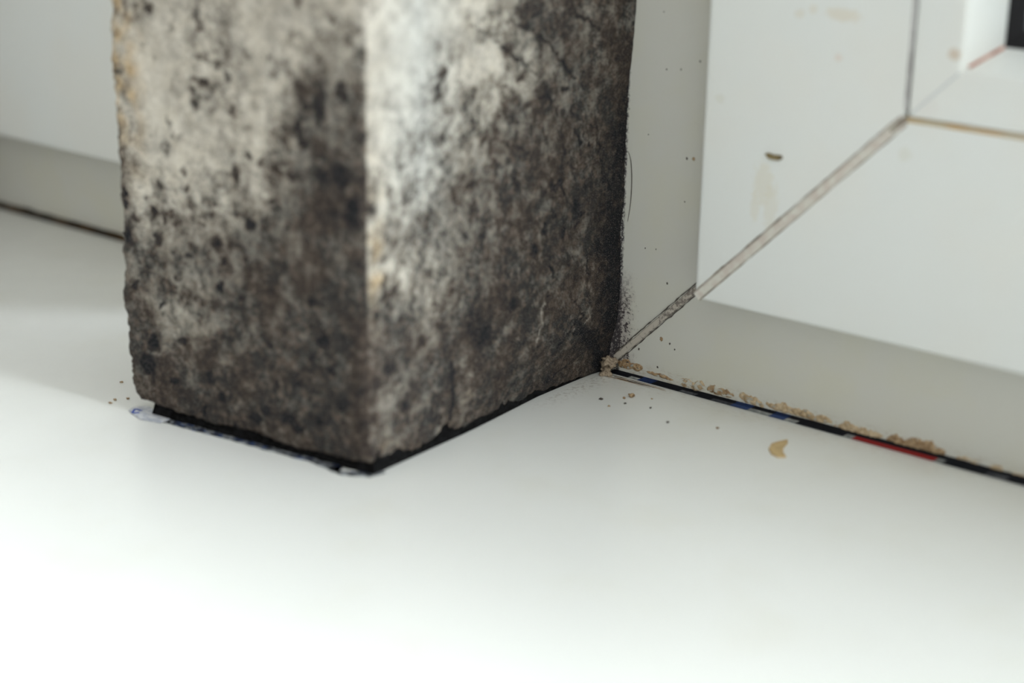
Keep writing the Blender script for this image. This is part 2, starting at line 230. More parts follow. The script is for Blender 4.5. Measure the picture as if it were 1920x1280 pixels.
M_GRIME = simple('dark_grime', (.20, .17, .14), .8, .2, (.42, .38, .32), .5)
M_OCHRE = simple('ochre_grime_line', (.52, .36, .18), .7, .2, (.50, .43, .30), .12)
M_OCHRE2 = simple('rusty_grime_line', (.62, .42, .30), .7, .2, (.58, .50, .42), .08)
M_GREYLINE = simple('grey_seam_gap', (.36, .35, .35), .7, .2, (.55, .55, .55), .12)
M_BLACK = simple('black_sealant', (.004, .004, .004), .95, .05, (.012, .012, .013), .8, .1)
M_GASKET = simple('black_rubber_gasket', (.008, .008, .010), .6, .3)
M_RESIDUE = simple('dried_brown_residue', (.50, .37, .23), .9, .1, (.28, .18, .10), .9, .4)
M_RESIDUE_PALE = simple('pale_residue', (.62, .50, .34), .9, .1, (.42, .31, .19), .7, .4)
M_CRUMB = simple('plaster_crumb', (.50, .41, .31), .95, .1, (.28, .22, .16), 1.6, .3)
M_TAN = simple('tan_flake', (.62, .46, .24), .7, .2, (.52, .38, .20), .4)
M_OLIVE = simple('olive_flake', (.28, .22, .11), .7, .2, (.14, .11, .06), .6)
M_SPECK = simple('dark_speck', (.09, .08, .07), .8, .2)
M_NAVY = simple('navy_print', (.006, .014, .05), .6, .2, (.012, .03, .10), .3)
M_NAVY2 = simple('blue_print', (.01, .035, .13), .4, .5)
M_INK = simple('black_print', (.005, .006, .010), .6, .15)
M_GREY = simple('grey_print', (.34, .35, .34), .45, .4, (.16, .17, .17), .5)
M_RED = simple('red_print', (.24, .008, .008), .5, .3)
M_GREYD = simple('dark_grey_print', (.07, .075, .085), .45, .4, (.02, .022, .03), .6)
M_WALL = simple('shade_wall_plaster', (.20, .165, .13), .9, .2, (.13, .11, .09), .05, .3)
M_FIBRE = simple('dark_fibre', (.05, .035, .025), .8, .2)
M_PALECORE = simple('pale_print', (.66, .67, .69), .5, .4, (.42, .45, .52), .6)
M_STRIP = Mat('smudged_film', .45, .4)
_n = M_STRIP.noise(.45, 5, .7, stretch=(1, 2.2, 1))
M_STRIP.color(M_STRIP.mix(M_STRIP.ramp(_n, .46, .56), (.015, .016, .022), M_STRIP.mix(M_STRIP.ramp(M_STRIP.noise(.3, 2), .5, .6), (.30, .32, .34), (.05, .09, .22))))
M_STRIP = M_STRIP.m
def glass_mat():
    m = bpy.data.materials.new('window_glass'); m.use_nodes = True; nt = m.node_tree; N = nt.nodes; N.clear()
    o = N.new('ShaderNodeOutputMaterial'); t = N.new('ShaderNodeBsdfTransparent'); g = N.new('ShaderNodeBsdfGlossy'); g.inputs['Roughness'].default_value = .02
    f = N.new('ShaderNodeFresnel'); x = N.new('ShaderNodeMixShader'); t.inputs[0].default_value = (.95, .97, .96, 1)
    nt.links.new(f.outputs[0], x.inputs[0]); nt.links.new(t.outputs[0], x.inputs[1]); nt.links.new(g.outputs[0], x.inputs[2]); nt.links.new(x.outputs[0], o.inputs[0])
    return m
M_GLASS = glass_mat()

# ---------------------------------------------------------------- windowsill
_p = [(57, 0)] + [(-259 - 3 * math.sin(a), -3 + 3 * math.cos(a)) for a in np.linspace(0, math.pi / 2, 8)] + [(-262, -22), (57, -22)]
_n = len(_p); v = [(x, y, z) for x in (-900, 700) for y, z in _p]
f = [(i, (i + 1) % _n, _n + (i + 1) % _n, _n + i) for i in range(_n)] + [tuple(range(_n))[::-1], tuple(range(_n, 2 * _n))]
sill = mesh_obj('windowsill', v, f, M_SILL, base=(0, -130, 0))
tag(sill, 'glossy white windowsill board running along under both windows and the mouldy pier', 'windowsill')

# ---------------------------------------------------------------- windows: mitred profiles
HT = 1250.0
def rail(x0, z0, prof, L, sx=1):
    """bottom rail; prof = [(a, y)] going round the section, a = distance from the outer corner; sx=-1 mirrors along x"""
    v = [(x0 + sx * a, y, z0 + a) for a, y in prof] + [(x0 + sx * L, y, z0 + a) for a, y in prof]
    n = len(prof); f = [(i, (i + 1) % n, n + (i + 1) % n, n + i) for i in range(n)] + [tuple(range(n))[::-1], tuple(range(n, 2 * n))]
    if sx < 0: f = [t[::-1] for t in f]
    return v, f
def jamb(x0, z0, prof, sx=1):
    v = [(x0 + sx * a, y, z0 + a) for a, y in prof] + [(x0 + sx * a, y, HT - a) for a, y in prof]
    n = len(prof); f = [(i, n + i, n + (i + 1) % n, (i + 1) % n) for i in range(n)] + [tuple(range(n)), tuple(range(n, 2 * n))[::-1]]
    if sx < 0: f = [t[::-1] for t in f]
    return v, f
def head(x0, z1, prof, L, sx=1):
    v = [(x0 + sx * a, y, z1 - a) for a, y in prof] + [(x0 + sx * L, y, z1 - a) for a, y in prof]
    n = len(prof); f = [(i, n + i, n + (i + 1) % n, (i + 1) % n) for i in range(n)] + [tuple(range(n)), tuple(range(n, 2 * n))[::-1]]
    if sx < 0: f = [t[::-1] for t in f]
    return v, f
def fillet(pts, r, at, seg=4):
    """round the listed corner indices of a closed profile"""
    out = []
    n = len(pts)
    for i, p in enumerate(pts):
        if i not in at: out.append(p); continue
        p = np.array(p, float); a = np.array(pts[i - 1], float) - p; b = np.array(pts[(i + 1) % n], float) - p
        a /= np.linalg.norm(a); b /= np.linalg.norm(b)
        for k in range(seg + 1):
            t = k / seg; out.append(tuple(p + a * r * (1 - t) ** 2 + b * r * t ** 2))
    return out
FRAME_P = [(0, 0), (44, 0), (44, 58), (0, 58)]
SEAM = 52.6
SASH_P = fillet([(0, -11), (SEAM, -11), (SEAM, -6), (SEAM + 12, -6), (SEAM + 12, 50), (0, 50)], 1.3, (0,))
# bead: flat front, then a steep bevel leading back to the glass
BEAD_P = fillet([(SEAM + .7, -11), (SEAM + 12.3, -11), (SEAM + 16.8, 0), (SEAM + 16.8, 8), (SEAM + .7, 8)], .9, (0, 1))
GASK_P = [(SEAM + 16.2, .4), (SEAM + 20.6, 1.6), (SEAM + 20.6, 20), (SEAM + 16.2, 20)]
def strip_xz(pts, y, th, w, mat, name, parent, taper=None):
    """thin raised strip along a polyline in the window plane"""
    v = []; f = []
    P = [np.array(p, float) for p in pts]
    for i, p in enumerate(P):
        d = P[min(i + 1, len(P) - 1)] - P[max(i - 1, 0)]; d /= np.linalg.norm(d); nrm = np.array([-d[1], d[0]])
        ww = w if taper is None else taper[i]
        for s, yy in ((-1, y), (-.75, y - th), (.75, y - th), (1, y)):
            q = p + nrm * s * ww / 2; v.append((q[0], yy, q[1]))
    for i in range(len(P) - 1):
        for k in range(3):
            a = i * 4 + k; f.append((a, a + 4, a + 5, a + 1))
    f += [(0, 1, 2, 3), tuple((len(P) - 1) * 4 + k for k in (3, 2, 1, 0))]
    return mesh_obj(name, v, f, mat, parent, base=BASE[parent.name])
def densify(a, b, n, j=0, seed=0):
    rnd = random.Random(seed); a = np.array(a); b = np.array(b)
    return [tuple(a + (b - a) * i / n + (np.array([rnd.uniform(-j, j), rnd.uniform(-j, j)]) if 0 < i < n else 0)) for i in range(n + 1)]

def window(name, xf, zf, xs, zs, L, sx, label):
    w = empty(name, (xf + sx * L / 2, 20, 0)); tag(w, label, 'window', kind='structure')
    b = BASE[w.name]
    for n, (v, f) in (('frame_rail', rail(xf, zf, FRAME_P, L, sx)), ('frame_jamb', jamb(xf, zf, FRAME_P, sx)), ('frame_head', head(xf, HT, FRAME_P, L, sx))):
        bevel(mesh_obj(n, v, f, M_FRAME, w, base=b), .6, 2)
    L2 = L - 60
    parts = []
    for n, (v, f) in (('sash_rail', rail(xs, zs, SASH_P, L2, sx)), ('sash_jamb', jamb(xs, zs, SASH_P, sx)), ('sash_head', head(xs, HT - 30, SASH_P, L2, sx))):
        parts.append(mesh_obj(n, v, f, M_SASH, w, base=b))
    for pr_, n, (v, f) in ((parts[0], 'glazing_bead', rail(xs, zs, BEAD_P, L2, sx)), (parts[1], 'glazing_bead', jamb(xs, zs, BEAD_P, sx)),
                           (parts[0], 'gasket', rail(xs, zs, GASK_P, L2, sx)), (parts[1], 'gasket', jamb(xs, zs, GASK_P, sx))):
        o = mesh_obj(n, v, f, M_GASKET if n == 'gasket' else M_SASH, pr_, base=b)
        if n == 'gasket': tag(o, 'black rubber gasket')
    a = SEAM + 20
    x0, x1 = sorted((xs + sx * a, xs + sx * (L2 - 5)))
    v, f = box(x0, x1, 6, 10, zs + a, HT - 30 - a)
    mesh_obj('glass_pane', v, f, M_GLASS, w, base=b)
    return w, parts
XF, ZF, XS, ZS = -2.5, 0.0, 31.8, 29.4
w2, p2 = window('window_2', XF, ZF, XS, ZS, 660, 1, 'white plastic window right of the mouldy pier, with its mitred bottom corner in view')
w1, p1 = window('window_1', -80, ZF, -112, ZS, 800, -1, 'blurred white plastic window on the left behind the mouldy pier')
# weld seams, right window
strip_xz(densify((1.5, 4.0), (10, 12.5), 8, .12, 1) + densify((10.5, 13), (31, 33.5), 12, .1, 2)[1:], 0, .25, 1.8, M_SEAM_DIRTY, 'weld_seam', w2)
o = strip_xz(densify((XS + .8, ZS + .8), (XS + SEAM, ZS + SEAM), 24, .06, 3), -11, .3, 2.2, M_SEAM, 'weld_seam', p2[1])
for off, wd, sd, (t0, t1) in ((1.25, .45, 4, (.0, .45)), (-1.25, .35, 5, (.0, 1.0)), (1.25, .3, 6, (.45, 1.0))):
    a = np.array((XS + .9, ZS + .9)) + np.array((-off, off)) * .72; d = np.array((SEAM - 1, SEAM - 1))
    rnd = random.Random(sd); pts = densify(a + d * t0, a + d * t1, 24, .05, sd)
    strip_xz(pts, -11, .12, wd, M_GRIME, 'seam_grime', p2[1], [wd * rnd.uniform(.3, 1.2) for _ in pts])
for off, sd in ((1.15, 8), (-1.15, 9)):
    rnd = random.Random(sd); pts = densify((2 - off * .7, 4.5 + off * .7), (30 - off * .7, 32.5 + off * .7), 34, .1, sd)
    strip_xz(pts, 0, .29, .3, M_SPECK, 'seam_grime', w2, [.32 * rnd.uniform(.15, 1.5) for _ in pts])
# dirty line where the glazing bead meets the sash
pts = densify((XS + SEAM - .2, ZS + SEAM + .2), (XS + 300, ZS + SEAM + .35), 30, .05, 11)
strip_xz(pts, -11, .15, 1.3, M_OCHRE, 'seam_grime', p2[0], [1.3 - .4 * min(1, i / 6) for i in range(31)])
pts = densify((XS + SEAM + .2, ZS + SEAM + 2.5), (XS + SEAM + .2, ZS + SEAM + 200), 30, .05, 12)
strip_xz(pts, -11, .15, 1.1, M_GREYLINE, 'seam_grime', p2[1])
strip_xz(densify((XS + SEAM - 3, ZS + SEAM - 3), (XS + SEAM + .6, ZS + SEAM + .6), 6, .1, 13), -11, .4, 1.4, M_GRIME, 'seam_grime', p2[1])
strip_xz(densify((XS + SEAM + 1.5, ZS + SEAM + 1.5), (XS + SEAM + 12, ZS + SEAM + 12), 6, .03, 14), -11, .05, .6, simple('faint_mitre', (.62, .65, .66), .5), 'weld_seam', p2[1])
# bevel mitre, reddish dirt
def bar3(p, q, w, mat, name, parent):
    p = np.array(p, float); q = np.array(q, float); d = q - p; s = np.cross(d, (0.2, 1, 0.3)); s /= np.linalg.norm(s); t = np.cross(d, s); t /= np.linalg.norm(t)
    v = [tuple(e + a * s * w / 2 + b_ * t * w / 2) for e in (p, q) for a, b_ in ((-1, -1), (1, -1), (1, 1), (-1, 1))]
    return mesh_obj(name, v, [(0, 1, 2, 3), (7, 6, 5, 4), (0, 4, 5, 1), (1, 5, 6, 2), (2, 6, 7, 3), (3, 7, 4, 0)], mat, parent, base=BASE[parent.name])
bar3((XS + SEAM + 13.2, -9.0, ZS + SEAM + 13.2), (XS + SEAM + 16.9, -.1, ZS + SEAM + 16.9), .7, simple('reddish_mitre_gap', (.35, .10, .05), .8, .2, (.6, .35, .28), .3), 'seam_grime', p2[0])
# left window: orange line at the bead
strip_xz(densify((-112 - SEAM + .2, ZS + SEAM + .2), (-500, ZS + SEAM + .2), 10), -11, .15, 1.0, M_OCHRE2, 'seam_grime', p1[0])

# ---------------------------------------------------------------- the plaster pier
A0 = np.array([0, -95.2]); EX = np.array([-.9945, -.1045]); WF = 74.3; NF = np.array([EX[1], -EX[0]]) * 1.0
NF = np.array([.1045, -.9945])
def interp(t, T): return float(np.interp(t, [a for a, _ in T], [b for _, b in T]))
lin = lambda L: ((L / 255 + .055) / 1.055) ** 2.4
def tabv(T, u, z):
    i = min(max(z / 6, 0), len(T) - 1.001); j = min(max(u / 6, 0), len(T[0]) - 1.001)
    a = int(i); b = int(j); s = i - a; t = j - b
    return (T[a][b] * (1 - t) + T[a][b + 1] * t) * (1 - s) + (T[a + 1][b] * (1 - t) + T[a + 1][b + 1] * t) * s
def XO(u): return float(np.interp(u, [0, 35, 50, 66, 82, 90, 95], [0, -.6, -1.6, -2.8, -2.6, -2.3, -1.8]))
def build_pier():
    PH = 620.0
    ROUND = 3.2
    # perimeter: list of (face, u) ; left side going to the front, front right-wards, corner, right side back to the window
    per = []
    for u in np.linspace(97, 2.0, 60): per.append(('L', u))
    for k in range(5): per.append(('CL', k / 5))
    n = 150
    for k in range(n + 1): per.append(('F', (WF - 2.5) + (ROUND - (WF - 2.5)) * k / n))
    for k in range(1, 8): per.append(('C', k / 8))
    n = 235
    for k in range(n + 1): per.append(('R', ROUND + (95.2 - ROUND) * k / n))
    zr = list(np.concatenate([np.linspace(0, 1, 250) ** 1.0 * 112]))
    zr += [112 + 8 * k for k in range(1, 12)] + [230, 300, 420, 520, PH]
    verts = []; att = []
    for zi, zz in enumerate(zr):
        for kind, u in per:
            zt = zz
            if kind == 'F' or kind == 'CL' or kind == 'L':
                uu = u if kind == 'F' else WF
                lw = WF - 74.0 + interp(zt, LEFT) if zt < 105 else 74.8
                if zt < 6 : lw = min(lw, 74.0 - (6 - zt) * .25)
                lw += .55 * noise.noise((3.1, 9, zt * .35)) + .35 * noise.noise((7, 1, zt * 1.1))
            xr = interp(zt, RX) if zt < 99 else 4.0 + .4 * noise.noise((1, 2, zt * .2))
            if kind == 'F':
                s = (u - ROUND) / (WF - 2.5 - ROUND); u2 = ROUND + s * (lw - 2.5 - ROUND)
                p = A0 + EX * u2; nr = NF; zb = interp(u2, FBOT); face, fu = 'F', u2
            elif kind == 'CL':
                t = u; cpt = A0 + EX * lw
                a = cpt + np.array([.1, 1]) * 2.5; b = cpt - EX * 2.5
                p = a * (1 - t) ** 2 + 2 * cpt * t * (1 - t) + b * t * t; nr = -np.array([.8, .6]) ; zb = interp(lw, FBOT); face, fu = 'F', lw - 1 + t
            elif kind == 'L':
                cpt = A0 + EX * lw; p = cpt + np.array([0, 1.0]) * (u + .5 ) ; nr = np.array([-1., 0]); zb = interp(WF, FBOT) - (u * .02); face, fu = 'L', u
            elif kind == 'C':
                t = u; a = A0 + EX * ROUND; b = A0 + np.array([0, ROUND])
                p = a * (1 - t) ** 2 + 2 * A0 * t * (1 - t) + b * t * t; nr = np.array([.7, -.7]); zb = 2.8
                face, fu = ('F', ROUND * (1 - 2 * t)) if t < .5 else ('R', ROUND * (2 * t - 1))
            else:
                s = u / 95.2; p = A0 + np.array([xr * s ** 3 + XO(u) * max(0, 1 - zt / 14) ** 1.5 * (1 - s ** 6), u]); nr = np.array([1., 0]); zb = interp(u, RBOT); face, fu = 'R', u
                if kind == 'R' and u > 80: zb -= (u - 80) / 15 * 1.2
            zb += .5 * noise.noise((p[0] * .25, p[1] * .25, 3.3)) + .3 * noise.noise((p[0] * .9, p[1] * .9, 8))
            z = zb + zz * (1 - zb / 112) if zz < 112 else zz
            q = (p[0] * .12, p[1] * .12, z * .12)
            d = .55 * noise.noise(q) + .28 * noise.noise((p[0] * .45, p[1] * .45, z * .45)) + .13 * noise.noise((p[0] * 1.3, p[1] * 1.3, z * 1.3))
            if face == 'R' and fu > 92: d *= .4
            if zz < 2.0 and kind != 'L': d -= (2.0 - zz) ** 2 * .12
            p = p + nr * d
            verts.append((p[0], p[1], z))
            # mould density, ochre tint, white tint
            if face == 'F':
                lu = max(42, tabv(FLUM, fu, z) * 1.25 - 60)
                alb = lin(lu) / E_FRONT
                ll = lin(80)
            elif face == 'R':
                lu = max(32, tabv(RLUM, fu, z) * 1.3 - 65)
                alb = lin(lu) / (E_RIGHT0 + (E_RIGHT1 - E_RIGHT0) * min(1, max(0, z / 105)))
            else: alb = .5 + .2 * noise.noise((p[1] * .1, z * .1, 5))
            dens = (.60 - alb) / .54
            dens = min(1.08, max(-.08, dens))
            sp = SPOT(face, fu, z)
            if face == 'R' and fu > 92.4 + .8 * noise.noise((z * .3, 1, 1)) and z < 96: dens = max(dens, .95)
            dens += sp
            if face == 'R' and z < 90: dens += .27 * min(1, max(0, (fu - 84 + 4 * noise.noise((z * .15, fu * .1, 3))) / 7)) * min(1, (90 - z) / 25)
            if face == 'F':
                och = max(0, min(1, (fu - 63) / 6)) * min(1, max(0, (z - 55) / 25)) * .9
                och = max(och, max(0, 1 - abs(z - 45) / 22) * max(0, 1 - fu / 2.5) * .5)
                och = max(och, .35 * max(0, min(1, noise.noise((fu * .1, z * .1, 40)) * 2)) * (1 - min(1, z / 45)))
                blu = 0
            elif face == 'R':
                och = max(0, 1 - abs(fu - 1.5) / 5) * max(0, 1 - abs(z - 50) / 26) * 1.0
                och = max(och, .7 * max(0, 1 - z / 16) * max(0, min(1, (70 - fu) / 20)) * (0.5 + noise.noise((fu * .15, z * .15, 4))))
                blu = min(1, max(0, (z - 45) / 25)) * max(0, 1 - abs(fu - 17) / 16) * .9
            else: och = blu = 0
            och *= .55 + 1.5 * max(-.35, noise.noise((fu * .25 + 9, p[1] * .1, z * .25)))
            att.append((dens, max(0, min(1, och)), blu * .65))
    nP = len(per); faces = []
    for i in range(len(zr) - 1):
        for j in range(nP - 1):
            a = i * nP + j; faces.append((a, a + 1, a + nP + 1, a + nP))
    # inner lip turning in under the bottom edge
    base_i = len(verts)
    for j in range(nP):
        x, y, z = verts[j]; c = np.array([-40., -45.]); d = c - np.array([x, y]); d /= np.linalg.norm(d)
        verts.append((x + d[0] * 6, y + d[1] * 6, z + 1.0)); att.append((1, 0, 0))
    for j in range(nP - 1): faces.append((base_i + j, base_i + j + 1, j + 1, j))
    faces.append(tuple((len(zr) - 1) * nP + j for j in range(nP)))
    root = empty('plaster_pier', (-38, -48, 0), label='tall plaster pier between the windows, covered in black and grey mould', cat='pier')
    o = mesh_obj('plaster_face', verts, faces, M_MOULD, root, base=(-38, -48, 0), smooth=True)
    a = o.data.attributes.new('mould', 'FLOAT_VECTOR', 'POINT'); a.data.foreach_set('vector', [c for t in att for c in t])
    # black joint under the plaster
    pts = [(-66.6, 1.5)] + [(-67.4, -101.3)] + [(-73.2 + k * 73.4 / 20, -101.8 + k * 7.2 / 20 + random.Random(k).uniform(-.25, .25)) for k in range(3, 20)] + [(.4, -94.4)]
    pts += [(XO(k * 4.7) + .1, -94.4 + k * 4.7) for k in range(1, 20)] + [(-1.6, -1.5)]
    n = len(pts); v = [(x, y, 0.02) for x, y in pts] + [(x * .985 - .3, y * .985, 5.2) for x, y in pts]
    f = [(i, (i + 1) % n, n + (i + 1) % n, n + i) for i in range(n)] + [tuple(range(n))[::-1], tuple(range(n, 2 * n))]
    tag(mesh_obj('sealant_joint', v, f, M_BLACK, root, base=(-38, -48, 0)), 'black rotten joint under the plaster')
    return root
E_FRONT = .76; E_RIGHT0 = .80; E_RIGHT1 = 1.18
_F = np.array(FSP); _R = np.array(RSP)
def SPOT(face, u, z):
    if face == 'L': return 0
    T = _F if face == 'F' else _R
    if z > 112: return 0
    w = noise.noise((u * .9, z * .9, 12)) * .8 + noise.noise((u * 2.2, z * 2.2, 2)) * .5
    u += noise.noise((u * .5, z * .5, 31)) * 1.3; z += noise.noise((u * .5, z * .5, 47)) * 1.3
    d2 = ((T[:, 0] - u) / (T[:, 2] * .95)) ** 2 + ((T[:, 1] - z) / (T[:, 3] * .95)) ** 2
    k = np.clip(1.35 + w - d2, 0, 1); s = float((k * T[:, 4]).max()) * (.75 if face == 'F' else .6)
    if face == 'R':
        for L, wd, st in RLN:
            xs_ = [p[0] for p in L]; zs_ = [p[1] for p in L]
            if u < min(xs_) - 3 or u > max(xs_) + 3 or z < min(zs_) - 3 or z > max(zs_) + 3: continue
            best = 9
            uu = u + noise.noise((u * .5, z * .5, 2)) * .6; z2 = z + noise.noise((u * .5, z * .5, 7)) * .6
            for a, b in zip(L[:-1], L[1:]):
                dx, dy = b[0] - a[0], b[1] - a[1]; t = max(0, min(1, ((uu - a[0]) * dx + (z2 - a[1]) * dy) / (dx * dx + dy * dy + 1e-9)))
                best = min(best, math.hypot(uu - a[0] - t * dx, z2 - a[1] - t * dy))
            k = max(0, 1.2 - best / (wd * .8)); s += min(1, k) * st * .7
    return s
pier = build_pier()

# unseen block added left of the view to shade the left window
v, f = box(-360, -262.8, -95, -.5, 0, 620)
o = mesh_obj('shade_wall_left', v, f, M_WALL, base=(-311, -47, 0)); bevel(o, 3); tag(o, 'added unseen wall shading the left window', 'wall', kind='structure')

# ---------------------------------------------------------------- printed film strip in the joint of the right window
def tape():
    segs = ['ink', 'grey', 'navy', 'ink', 'greyd', 'ink', 'greyd', 'blue', 'grey', 'blue', 'grey', 'ink', 'grey', 'red', 'grey', 'ink', 'greyd', 'ink']
    mats = {'ink': 0, 'grey': 1, 'navy': 2, 'red': 3, 'blue': 4, 'greyd': 5}
    cuts = list(TAPE); cuts[0] = .6; cuts += [cuts[-1] + 20, 250, 420, 600]; segs += ['navy', 'ink', 'grey', 'ink']
    v = []; f = []; fm = []
    prof = [(-.35, 0.03), (-1.5, 0.03), (-1.7, .45), (-1.1, .75), (-.05, 1.2)]   # y,z  (lower band printed, upper band dark)
    grow = lambda x: .75 + .5 * min(1, max(0, (x - 5) / 90))
    for i in range(len(cuts) - 1):
        x0, x1 = cuts[i], cuts[i + 1]; sk = .9
        b = len(v)
        for x in (x0, x1):
            for k, (y, z) in enumerate(prof): v.append((x + (k - 2) * sk * .6, y * grow(x) - .15 * (k in (1, 2, 3)), z * grow(x)))
        for k in range(4):
            f.append((b + k, b + k + 1, b + 6 + k, b + 5 + k)[::-1]); m = mats[segs[i]] if i < len(segs) else 0
            if k >= 3: m = 0 if segs[i] not in ('navy', 'blue') else 2
            fm.append(m)
    o = mesh_obj('film_strip', v, f, [M_INK, M_GREY, M_NAVY, M_RED, M_NAVY2, M_GREYD], base=(100, -1, 0), fm=fm)
    return tag(o, 'narrow navy, grey and red printed film strip in the joint under the right window', 'film strip')
tape()
# dark joint under the left window
v = []; f = []
xs_ = np.linspace(-273, -82, 40)
for i, x in enumerate(xs_):
    h = 1.9 + .5 * noise.noise((x * .1, 0, 0)) + .3 * noise.noise((x * .4, 3, 0))
    v += [(x, -1.9, .03), (x, -1.6, h * .5), (x, -.05, h)]
for i in range(39):
    for k in range(2): a = i * 3 + k; f.append((a, a + 3, a + 4, a + 1))
M_BROWNJ = simple('brown_black_joint', (.010, .008, .006), .85, .2, (.055, .030, .010), .09)
tag(mesh_obj('joint_line', v, f, M_BROWNJ, base=(-178, -1, 0)), 'dark brown dirty joint line between left window and windowsill', 'joint')

# smudged film under the pier's front edge
def flat_poly(name, pts, z, th, mat, **k):
    c = np.mean(np.array(pts), 0); n = len(pts)
    v = [(x, y, z) for x, y in pts] + [(c[0] + (x - c[0]) * .96, c[1] + (y - c[1]) * .96, z + th) for x, y in pts]
    f = [(i, (i + 1) % n, n + (i + 1) % n, n + i) for i in range(n)] + [tuple(range(n))[::-1], tuple(range(n, 2 * n))]
    return tag(mesh_obj(name, v, f, mat, base=(c[0], c[1], z)), **k)
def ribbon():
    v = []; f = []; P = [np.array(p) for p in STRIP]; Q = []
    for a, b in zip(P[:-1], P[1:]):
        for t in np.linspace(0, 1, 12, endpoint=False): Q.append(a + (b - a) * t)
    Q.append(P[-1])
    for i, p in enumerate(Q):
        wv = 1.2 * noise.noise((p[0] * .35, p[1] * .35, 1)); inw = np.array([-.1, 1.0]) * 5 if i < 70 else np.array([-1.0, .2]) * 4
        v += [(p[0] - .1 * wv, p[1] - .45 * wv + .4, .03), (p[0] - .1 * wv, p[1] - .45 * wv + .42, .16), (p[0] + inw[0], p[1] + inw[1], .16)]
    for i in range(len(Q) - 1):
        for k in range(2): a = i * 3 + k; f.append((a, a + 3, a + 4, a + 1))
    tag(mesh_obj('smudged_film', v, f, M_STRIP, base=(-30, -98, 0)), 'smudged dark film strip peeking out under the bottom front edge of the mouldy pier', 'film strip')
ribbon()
sc_ = flat_poly('film_scrap', FILM, .17, .12, M_PALECORE, label='small grey and blue film scrap under the left front corner of the mouldy pier', cat='film scrap')
def ring(cx, cy, z, r, w, mat, name, parent):
    n = 20; v = []; f = []
    for k in range(n):
        a = k / n * 5.2 + 1.1; jr = r * (1 + .25 * math.sin(3 * a))
        for rr in (jr - w / 2, jr + w / 2): v.append((cx + rr * math.cos(a), cy + rr * math.sin(a) * .9, z))
    v += [(x, y, z - .1) for x, y, z in v]
    m = 2 * n
    for k in range(n - 1):
        a = 2 * k; f += [(a, a + 1, a + 3, a + 2), (m + a, m + a + 2, m + a + 3, m + a + 1), (a, a + 2, m + a + 2, m + a), (a + 1, m + a + 1, m + a + 3, a + 3)]
    return mesh_obj(name, v, f, mat, parent, base=BASE[parent.name])
tag(ring(FILM[0][0] + 2.2, FILM[0][1] + .9, .4, 1.2, .6, simple('blue_ink', (.02, .06, .35), .5), 'printed_mark', sc_), 'curled blue ink mark')

# ---------------------------------------------------------------- dried residue on the frame above the joint
def residue(i, q, mat, label):
    (xa, za), (xb, zb_), (xc, zc) = q
    L = xb - xa; h = max(.8, zc - za); nx = max(8, int(L / .28)); nz = 9
    v = []; f = []; mask = []
    for a in range(nx + 1):
        x = xa + L * a / nx; e = min(1, 4.0 * min(a, nx - a) / nx * max(1, L / 12))
        z0 = za + (zb_ - za) * a / nx
        lo = z0 + .25 * h * (noise.noise((x * .5, i, 0)) + .3); hi = z0 + h * (1.05 + .5 * noise.noise((x * .33, i, 5)) + .25 * noise.noise((x * 1.3, i, 9)))
        mid = (lo + hi) / 2; hw = max(.12, (hi - lo) / 2) * (.25 + .75 * math.sqrt(e))
        for b in range(nz + 1):
            t = b / nz * 2 - 1; z = mid + hw * t
            th = .42 * math.sqrt(max(0, 1 - t * t)) * (.35 + .65 * e) * (1 + .9 * noise.noise((x * 1.1, z * 1.1, i * 3.)) + .4 * noise.noise((x * 3, z * 3, i)))
            v.append((x, -max(.0, th) + .12, z)); mask.append(noise.noise((x * .8, z * 1.3, i * 7.7)))
    for a in range(nx):
        for b in range(nz):
            k = a * (nz + 1) + b
            if 0 < b < nz - 1 and (mask[k] > HOLE[i % len(HOLE)]): continue
            f.append((k, k + nz + 1, k + nz + 2, k + 1))
    # closing back sheet
    n0 = len(v); outl = [a * (nz + 1) for a in range(nx + 1)] + [a * (nz + 1) + nz for a in range(nx, -1, -1)]
    o = mesh_obj('dried_residue', v, f, mat, base=(xa + L / 2, 0, za), smooth=True)
    return tag(o, label, 'residue', 'dried residue along the frame joint')
HOLE = [.35, .3, .05, .1, .25, .5, .55, .5, .1, .3, .5]
labs = ['brown crumbly residue at the very corner beside the pier foot', 'small brown residue lump just right of the corner patch',
        'thin broken brown residue streak above the navy film, near the corner', 'small dark brown residue clump at the end of the thin broken streak',
        'small faint brown residue spot between the dark clump and the long pale streak', 'long pale brown residue streak above the blue and grey film pieces',
        'brown residue piece just left of the red film', 'thick brown residue piece right above the red film',
        'small pale residue pair of dabs right of the thick piece', 'tan residue dab left of the last one at the photo edge', 'tan residue lump cut by the right photo edge']
for i, q in enumerate(RES): residue(i, q, M_RESIDUE if i in (0, 1, 3, 7) else M_RESIDUE_PALE, labs[i])

# ---------------------------------------------------------------- crumbs, flakes, specks
def ico(sub=2):
    import bmesh
    bm = bmesh.new(); bmesh.ops.create_icosphere(bm, subdivisions=sub, radius=1)
    v = [tuple(x.co) for x in bm.verts]; f = [tuple(x.index for x in q.verts) for q in bm.faces]; bm.free(); return v, f
IV, IF = ico(3); IV2, IF2 = ico(2)
def crumb(name, loc, r, mat, seed, label, cat, group=None, amp=.5, fine=True):
    V, F = (IV, IF) if fine else (IV2, IF2)
    v = []
    for x, y, z in V:
        s = 1 + amp * noise.noise((x * 1.6 + seed, y * 1.6, z * 1.6)) + (amp * .6) * noise.noise((x * 4 + seed, y * 4, z * 4))
        v.append((loc[0] + x * s * r[0], loc[1] + y * s * r[1], loc[2] + z * s * r[2]))
    zmin = min(p[2] for p in v) if cat != 'speck' else None
    o = mesh_obj(name, v, F, mat, base=(loc[0], loc[1], loc[2]), smooth=True)
    return tag(o, label, cat, group)
